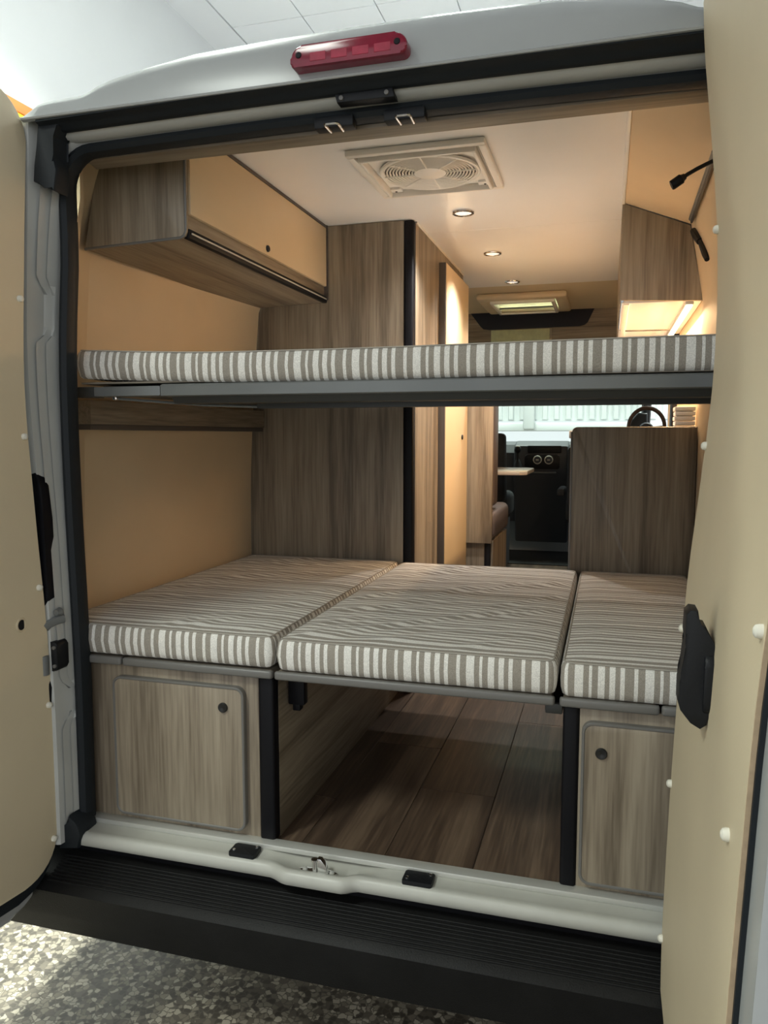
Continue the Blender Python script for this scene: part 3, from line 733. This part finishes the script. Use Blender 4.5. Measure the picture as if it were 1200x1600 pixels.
O('stay_rod', tube(B(), [(-0.69, 0.07, 1.183), (-0.46, 0.15, 1.165), (-0.30, 0.18, 1.16)], 0.004, 6), 'grey_metal', bf)
O('rod_screw', lathe(B(), [(0.005, 0.050), (0.005, 0.044), (0.001, 0.043)], (-0.665, 0, 1.181), 'y', 8), 'chrome', bf)
lg = thing('bunk_ledge', (-0.85, 0.8, 1.1), 'wooden ledge on the left wall under the upper bunk', 'ledge')
O('face', prism(B(), [(-0.905, 0.19), (-0.852, 0.19), (-0.800, 1.292), (-0.852, 1.292)], 1.115, 1.186, 'z', b=0.002), 'wood_h', lg)
O('lower_strip', prism(B(), [(-0.905, 0.194), (-0.858, 0.194), (-0.806, 1.290), (-0.852, 1.290)], 1.098, 1.115, 'z', b=0.001), 'dark_edge', lg)

# ================================================================== LEFT OVERHEAD CABINET
oc = thing('overhead_cabinet', (-0.67, 0.74, 1.62), 'left overhead cabinet with beige flap door and wooden end panel', 'cabinet')
ep = O('end_panel', prism(B(), [(-0.842, 1.617), (-0.530, 1.628), (-0.519, 1.634), (-0.514, 1.646), (-0.513, 1.938), (-0.77, 1.938)], 0.176, 0.194, 'y', b=0.003), 'wood_v', oc)
O('edge_trim', tube(B(), [(-0.842, 0.178, 1.617), (-0.530, 0.178, 1.628), (-0.519, 0.178, 1.634), (-0.514, 0.178, 1.646), (-0.513, 0.178, 1.93)], 0.004, 6), 'grey_edge', ep)
O('bottom_panel', prism(B(), [(-0.85, 1.620), (-0.525, 1.631), (-0.525, 1.646), (-0.85, 1.636)], 0.190, 1.2955, 'y'), 'wood_h', oc)
O('lower_rail', BX(-0.535, -0.519, 0.194, 1.2955, 1.650, 1.694), 'wood_h', oc)
pr = O('black_profile', BX(-0.530, -0.509, 0.19, 1.295, 1.628, 1.655, b=0.004), 'black_trim', oc)
O('profile_line', BX(-0.5095, -0.5065, 0.20, 1.285, 1.640, 1.6445), 'aluminium', pr)  # thin aluminium line along the black profile
fd = O('flap_door', BX(-0.524, -0.508, 0.198, 1.288, 1.694, 1.928, b=0.003), 'beige_gloss', oc)
O('top_edge', BX(-0.528, -0.506, 0.19, 1.2955, 1.928, 1.939, b=0.002), 'dark_edge', oc)
O('far_edge', BX(-0.528, -0.504, 1.286, 1.2955, 1.64, 1.939), 'dark_edge', oc)
knob(fd, -0.508, 0.705, 1.715, 'x', 0.011, 1)

# ================================================================== WARDROBE (left)
wd = thing('wardrobe', (-0.5, 1.83, 0), 'tall grey-brown wooden wardrobe beyond the bed on the left', 'wardrobe')
O('rear_panel', BX(-0.872, -0.182, 1.298, 1.316, 0.0, 1.938), 'wood_v', wd)
O('corner_post', BX(-0.182, -0.140, 1.294, 1.335, 0.0, 1.938, b=0.010, seg=3), 'black_trim', wd)
O('side_panel', BX(-0.158, -0.141, 1.335, 2.40, 0.0, 1.938), 'wood_v', wd)
O('front_panel', BX(-0.85, -0.158, 2.385, 2.40, 0.0, 1.938), 'wood_v', wd)
O('top_trim', BX(-0.146, -0.136, 1.335, 2.40, 1.931, 1.939), 'cream_plastic', wd)
dd = O('door', BX(-0.141, -0.108, 1.80, 2.39, 0.03, 1.872, b=0.002), 'beige_gloss', wd)
O('door_edge', BX(-0.141, -0.110, 1.785, 1.801, 0.03, 1.872, b=0.001), 'dark_edge', dd)
knob(dd, -0.108, 2.225, 1.073, 'x', 0.013, 1)

# ================================================================== KITCHEN (right)
kc = thing('kitchen_unit', (0.72, 1.85, 0), 'low wooden kitchen unit with dark rear panel beside the aisle', 'kitchen unit')
O('rear_panel', prism(B(), rrect(0.492, 0.945, 0.0, 1.114, (0, 0, 0.0, 0.02)), 1.298, 1.318, 'y', b=0.003), 'wood_v', kc)
O('edge_trim', BX(0.488, 0.496, 1.296, 1.320, 0.0, 1.095, b=0.002), 'grey_edge', kc)
O('front_face', BX(0.492, 0.508, 1.318, 2.28, 0.0, 1.07), 'wood_v', kc)
O('end_face', BX(0.492, 0.945, 2.27, 2.285, 0.0, 1.07), 'wood_v', kc)
O('worktop', BX(0.480, 0.945, 1.318, 2.29, 1.07, 1.10, b=0.004), 'table_top', kc)
wp = thing('paper_stack', (0.92, 1.40, 1.10), 'white ribbed stack standing on the kitchen worktop by the wall', 'paper stack')
for k in range(5): O('sheet_bundle', BX(0.865 + 0.002*(k % 2), 0.938, 1.325, 1.42, 1.101+0.018*k, 1.117+0.018*k, b=0.003), 'paper', wp)
# right overhead cabinet with LED strip
ro = thing('overhead_cabinet', (0.80, 1.8, 1.58), 'right overhead cabinet with sloped top above the glowing light strip', 'cabinet')
O('end_panel', prism(B(), [(0.657, 1.585), (0.944, 1.572), (0.938, 1.62), (0.893, 1.842), (0.657, 1.938)], 1.300, 1.318, 'y', b=0.002), 'wood_v', ro)
O('bottom_panel', BX(0.662, 0.945, 1.318, 2.10, 1.576, 1.592), 'ceiling_lining', ro)
O('bottom_panel', BX(0.662, 0.945, 2.105, 2.60, 1.576, 1.592), 'ceiling_lining', ro)
O('edge_profile', tube(B(), [(0.664, 1.302, 1.583), (0.664, 2.07, 1.583), (0.668, 2.095, 1.579), (0.70, 2.10, 1.575), (0.92, 2.10, 1.572)], 0.0055, 8), 'chrome', ro)
O('pale_edge_bar', BX(0.668, 0.690, 1.325, 2.58, 1.570, 1.577, b=0.002), 'cream_plastic', ro)  # pale bar along the left edge of the underside
O('front_face', BX(0.655, 0.672, 1.318, 2.60, 1.592, 1.938), 'wood_v', ro)
ls = thing('light_strip', (0.90, 1.82, 1.56), 'bright warm light strip glowing under the right overhead cabinet', 'light strip')
O('channel', BX(0.888, 0.918, 1.33, 2.42, 1.564, 1.576, b=0.002), 'aluminium', ls)
O('diffuser', BX(0.892, 0.914, 1.335, 2.415, 1.558, 1.565, b=0.002), 'led_warm', ls)
area('strip_light', (0.895, 1.87, 1.552), (0, math.radians(20), 0), 0.03, 1.06, 12, (1.0, 0.66, 0.36))

# ================================================================== CEILING FITTINGS
rv = thing('roof_vent', (0.05, 0.72, 1.90), 'cream roof fan with round slatted grille in a square frame', 'roof vent')
x0, x1, y0, y1 = -0.165, 0.262, 0.515, 0.955
def frame(bm, x0, x1, y0, y1, w, z0, z1, b):
    box(bm, x0, x1, y0, y0+w, z0, z1, b); box(bm, x0, x1, y1-w, y1, z0, z1, b); box(bm, x0, x0+w, y0+w, y1-w, z0, z1, b); box(bm, x1-w, x1, y0+w, y1-w, z0, z1, b)
    return bm
O('outer_frame', frame(B(), x0, x1, y0, y1, 0.024, 1.920, 1.94, 0.006), 'cream_plastic', rv)
O('inner_frame', frame(B(), x0+0.032, x1-0.032, y0+0.032, y1-0.032, 0.012, 1.910, 1.936, 0.004), 'cream_plastic', rv)
cx, cy = 0.052, 0.735
O('backing', BX(x0+0.03, x1-0.03, y0+0.03, y1-0.03, 1.934, 1.94), 'cream_plastic', rv)
O('fan_well', lathe(B(), [(0.150, 1.9335), (0.150, 1.9325)], (cx, cy, 0), 'z', 32), 'dark_edge', rv)
gm = B()
for k in range(10): ring(gm, (cx, cy, 1.924), 0.058+0.0102*k, 0.0031, 'z', 40, 5)
O('grille', gm, 'cream_plastic', rv)
O('grille_rim', ring(B(), (cx, cy, 1.924), 0.157, 0.006, 'z', 44, 8), 'cream_plastic', rv)
O('hub', lathe(B(), [(0.052, 1.932), (0.052, 1.921), (0.045, 1.918), (0.001, 1.9175)], (cx, cy, 0), 'z', 32), 'cream_plastic', rv)
for k in range(8):
    a = PI/4*k + PI/2; O('spoke', tube(B(), [(cx+0.05*math.cos(a), cy+0.05*math.sin(a), 1.922), (cx+0.155*math.cos(a), cy+0.155*math.sin(a), 1.922)], 0.003, 6), 'cream_plastic', rv)
for px, py in ((0.205, 0.58), (0.205, 0.90), (-0.105, 0.58), (-0.105, 0.90)):
    cp = O('corner_plate', prism(B(), rrect(px-0.022, px+0.022, py-0.022, py+0.022, 0.006), 1.926, 1.934, 'z', b=0.002), 'cream_plastic', rv)
    O('screw', lathe(B(), [(0.004, 1.927), (0.004, 1.924), (0.001, 1.9235)], (px, py, 0), 'z', 8), 'dark_edge', cp)
for (sx, sy, nm) in ((0.066, 1.255, 'nearest the roof fan'), (0.080, 1.955, 'in the middle of the row of three'), (0.090, 2.66, 'farthest from the roof fan')):
    t = thing('ceiling_spotlight', (sx, sy, 1.925), 'round recessed ceiling spotlight ' + nm, 'spotlight', 'van ceiling spotlights')
    O('bezel', ring(B(), (sx, sy, 1.936), 0.037, 0.006, 'z', 28, 8), 'chrome', t)
    O('lens', lathe(B(), [(0.034, 1.939), (0.034, 1.935), (0.02, 1.9335), (0.001, 1.933)], (sx, sy, 0), 'z', 24), 'spot_glow', t)
    l = bpy.data.lights.new('spot_lamp', 'SPOT'); l.energy = 40; l.color = (1.0, 0.95, 0.89); l.spot_size = math.radians(125); l.spot_blend = 1.0; l.shadow_soft_size = 0.03
    lo = bpy.data.objects.new('spot_lamp', l); C.objects.link(lo); lo.location = (sx, sy, 1.925 + G)
# forward hatch
ht = thing('roof_hatch', (0.1, 3.28, 1.90), 'pale rectangular roof hatch in the darker forward ceiling', 'roof hatch')
O('frame', frame(B(), -0.17, 0.37, 3.00, 3.58, 0.075, 1.900, 1.94, 0.015), 'beige_panel', ht)
O('inner_frame', frame(B(), -0.10, 0.29, 3.10, 3.55, 0.02, 1.890, 1.92, 0.005), 'cream_plastic', ht)
O('pane', BX(-0.105, 0.295, 3.085, 3.555, 1.972, 1.978), 'hatch_glass', ht)
O('shaft', frame(B(), -0.118, 0.308, 3.072, 3.568, 0.012, 1.935, 2.05, 0.001), 'cream_plastic', ht)
O('crossbar', BX(-0.09, 0.28, 3.40, 3.415, 1.905, 1.915), 'dark_edge', ht)
# over-cab bulkhead with a dark plate painted as the shade of its opening
bk = thing('over_cab_bulkhead', (0.05, 3.77, 1.5), 'wooden bulkhead over the cab with a dark trapezoid plate painting the shade of its opening', 'bulkhead')
O('panel', BX(-0.85, 0.95, 3.76, 3.78, 1.52, 1.955), 'wood_x', bk)
O('opening', prism(B(), [(-0.340, 1.952), (-0.262, 1.850), (-0.240, 1.828), (-0.20, 1.823), (0.42, 1.826), (0.452, 1.833), (0.472, 1.85), (0.520, 1.952)], 3.752, 3.761, 'y', b=0.003), 'opening_shade', bk)  # dark plate on the panel paints the shade inside the opening
O('pale_green_panel', BX(-0.185, 0.22, 3.750, 3.761, 1.56, 1.818, b=0.002), 'pale_green', bk)  # pale green rectangle fixed over the wood
O('panel_edge', BX(0.222, 0.232, 3.750, 3.761, 1.56, 1.818), 'wood_v', bk)
# reading lamp, window rail, latch on the right wall
rl = thing('reading_lamp', (0.885, 0.5, 1.80), 'black gooseneck reading lamp on the sloped right panel', 'reading lamp')
O('neck', tube(B(), [(0.895, 0.5, 1.815), (0.86, 0.5, 1.801), (0.835, 0.5, 1.790), (0.812, 0.5, 1.778), (0.80, 0.5, 1.770)], 0.0055, 8), 'black_plastic', rl)
O('head', tube(B(), [(0.806, 0.5, 1.774), (0.800, 0.5, 1.770), (0.797, 0.5, 1.768), (0.774, 0.5, 1.753), (0.772, 0.5, 1.752)], [0.008, 0.010, 0.0135, 0.0135, 0.012], 12), 'black_plastic', rl)
O('mount', lathe(B(), [(0.001, 0.886), (0.018, 0.888), (0.018, 0.900)], (0, 0.5, 1.815), 'x', 14), 'black_plastic', rl)
wr_ = thing('window_rail', (0.905, 1.02, 1.85), 'thin grey window rail high on the right wall', 'rail')
O('rail', tube(B(), [(0.882, 0.55, 1.848), (0.884, 1.20, 1.838)], 0.007, 8), 'grey_metal', wr_)
O('rail_lip', tube(B(), [(0.886, 0.55, 1.838), (0.888, 1.20, 1.828)], 0.005, 8), 'dark_metal', wr_)
wl = thing('window_latch', (0.92, 1.1, 1.64), 'black plastic window latch on the right wall below the rail', 'latch')
O('body', tube(B(), [(0.897, 1.215, 1.800), (0.905, 1.16, 1.765), (0.910, 1.11, 1.738)], [0.012, 0.014, 0.012], 8), 'black_plastic', wl)
O('lever', tube(B(), [(0.910, 1.11, 1.738), (0.918, 1.03, 1.68), (0.922, 1.0, 1.655)], [0.009, 0.011, 0.008], 8), 'black_plastic', wl)

# ================================================================== DINETTE AND CAB
bn = thing('dinette_bench', (-0.3, 2.8, 0), 'wooden dinette bench with dark brown padded seat and backrest', 'bench')
O('back_board', BX(-0.86, 0.020, 2.46, 2.49, 0.485, 1.50, b=0.002), 'wood_v', bn)
O('backrest', BX(-0.84, 0.022, 2.492, 2.70, 0.68, 1.48, b=0.03, seg=3), 'leather', bn)
O('seat', BX(-0.84, 0.035, 2.492, 3.12, 0.50, 0.665, b=0.035, seg=3), 'leather', bn)
O('base_side', prism(B(), [(2.50, 0.0), (3.10, 0.0), (3.10, 0.495), (2.50, 0.495)], 0.006, 0.024, 'x'), 'wood_v', bn)
O('base_back', BX(-0.86, -0.02, 2.49, 2.505, 0.0, 0.484), 'wood_v', bn)
O('base_post', BX(-0.022, 0.012, 2.48, 2.515, 0.0, 0.484, b=0.006), 'black_trim', bn)
tb = thing('dinette_table', (-0.35, 3.75, 0), 'pale dinette table top reaching into the aisle', 'table')
O('top', prism(B(), [(-0.85, 3.45), (0.06, 3.45), (0.11, 3.50), (0.11, 4.0), (0.06, 4.05), (-0.85, 4.05)], 0.815, 0.845, 'z', b=0.008), 'table_top', tb)
O('leg', lathe(B(), [(0.03, 0.0), (0.03, 0.815)], (-0.45, 3.75, 0), 'z', 14), 'grey_metal', tb)
def seat(x, label, y=4.25):
    t = thing('cab_seat', (x, y, 0), label, 'seat', 'cab seats')
    O('pedestal', BX(x-0.22, x+0.22, y-0.2, y+0.25, 0.0, 0.42, b=0.02), 'dash_plastic', t)
    O('cushion', BX(x-0.25, x+0.25, y-0.25, y+0.30, 0.42, 0.62, b=0.05, seg=4), 'seat_fabric', t)
    O('backrest', prism(B(), [(y-0.30, 0.55), (y-0.12, 0.55), (y-0.22, 1.10 if x < 0 else 1.0), (y-0.34, 1.10 if x < 0 else 1.0)], x-0.24, x+0.24, 'x', b=0.04, seg=4), 'seat_fabric', t)
    O('headrest', BX(x-0.12, x+0.12, y-0.37, y-0.27, 0.97, 1.115, b=0.035, seg=3), 'seat_fabric', t)
seat(-0.375, 'black cab seat on the left behind the dinette table', 4.55)
seat(0.58, 'black cab seat on the right beyond the kitchen unit', 4.45)
O('armrest', BX(0.26, 0.32, 4.25, 4.6, 0.62, 0.68, b=0.02), 'seat_fabric', [o for o in bpy.data.objects if o.get('label', '').startswith('black cab seat on the right')][0])
cf = O('floor_mat', BX(-0.90, 0.94, 4.76, 5.55, -0.01, 0.006, b=0.003), 'cab_mat'); tag(cf, 'black rubber mat on the cab floor', 'floor mat')
ds = thing('dashboard', (0.02, 5.35, 0.0), 'dark grey cab dashboard with two round dials', 'dashboard')
O('shelf', prism(B(), [(5.18, 0.93), (5.24, 1.0), (5.4, 1.03), (5.6, 1.0), (5.6, 0.3), (5.35, 0.3), (5.25, 0.62), (5.19, 0.75)], -0.92, 0.96, 'x', b=0.03, seg=3), 'dash_plastic', ds)
O('centre_console', prism(B(), [(5.10, 0.78), (5.14, 0.99), (5.3, 1.035), (5.4, 1.035), (5.4, 0.12), (5.32, 0.12), (5.22, 0.50), (5.14, 0.68)], -0.17, 0.30, 'x', b=0.02, seg=3), 'dash_plastic', ds)
O('radio', BX(-0.05, 0.24, 5.115, 5.15, 0.93, 0.995, b=0.006), 'black_plastic', ds)
O('dial_panel', prism(B(), rrect(-0.07, 0.23, 0.79, 0.915, 0.02), 5.095, 5.13, 'y', b=0.008), 'black_plastic', ds)
for x in (0.040, 0.137):
    d = O('dial', lathe(B(), [(0.030, 5.10), (0.030, 5.075), (0.026, 5.070), (0.001, 5.070)], (x, 0, 0.872), 'y', 22), 'dash_plastic', ds)
    O('dial_ring', ring(B(), (x, 5.078, 0.872), 0.0335, 0.0042, 'y', 26, 6), 'cap_white', d)
    O('dial_pointer', BX(x-0.012, x+0.012, 5.066, 5.071, 0.868, 0.876), 'cap_white', d)
O('tray_edge', BX(-0.06, 0.20, 5.06, 5.12, 0.755, 0.768, b=0.004), 'grey_metal', ds)
gk = O('gear_knob', lathe(B(), [(0.010, 0.86), (0.012, 0.93), (0.026, 0.945), (0.030, 0.965), (0.022, 0.985), (0.001, 0.99)], (-0.125, 5.02, 0), 'z', 16), 'black_plastic', ds)
O('knob_cap', lathe(B(), [(0.020, 0.985), (0.019, 0.992), (0.001, 0.994)], (-0.125, 5.02, 0), 'z', 16), 'cap_white', gk)
O('gear_boot', lathe(B(), [(0.05, 0.78), (0.03, 0.84), (0.012, 0.88)], (-0.125, 5.05, 0), 'z', 16), 'black_plastic', ds)
O('instrument_hood', prism(B(), [(0.72, 1.0), (0.80, 1.20), (0.86, 1.275), (0.94, 1.27), (0.95, 1.0)], 5.12, 5.35, 'y', b=0.02, seg=3), 'dash_plastic', ds)
sw = thing('steering_wheel', (0.94, 4.9, 0.96), 'brown leather hoop of the steering wheel above the kitchen unit', 'steering wheel')
O('rim', ring(B(), (0.925, 4.9, 1.15), 0.155, 0.017, 'y', 36, 10, 0.9, 1.0), 'brown_leather', sw)
O('hub', lathe(B(), [(0.06, 4.93), (0.05, 4.90), (0.001, 4.895)], (0.925, 0, 1.13), 'y', 18), 'dash_plastic', sw)
for a in (0.1, PI-0.1, -PI/2): O('spoke', tube(B(), [(0.925+0.05*math.cos(a), 4.91, 1.14+0.05*math.sin(a)), (0.925+0.145*math.cos(a), 4.90, 1.14+0.15*math.sin(a))], 0.012, 6), 'dash_plastic', sw)
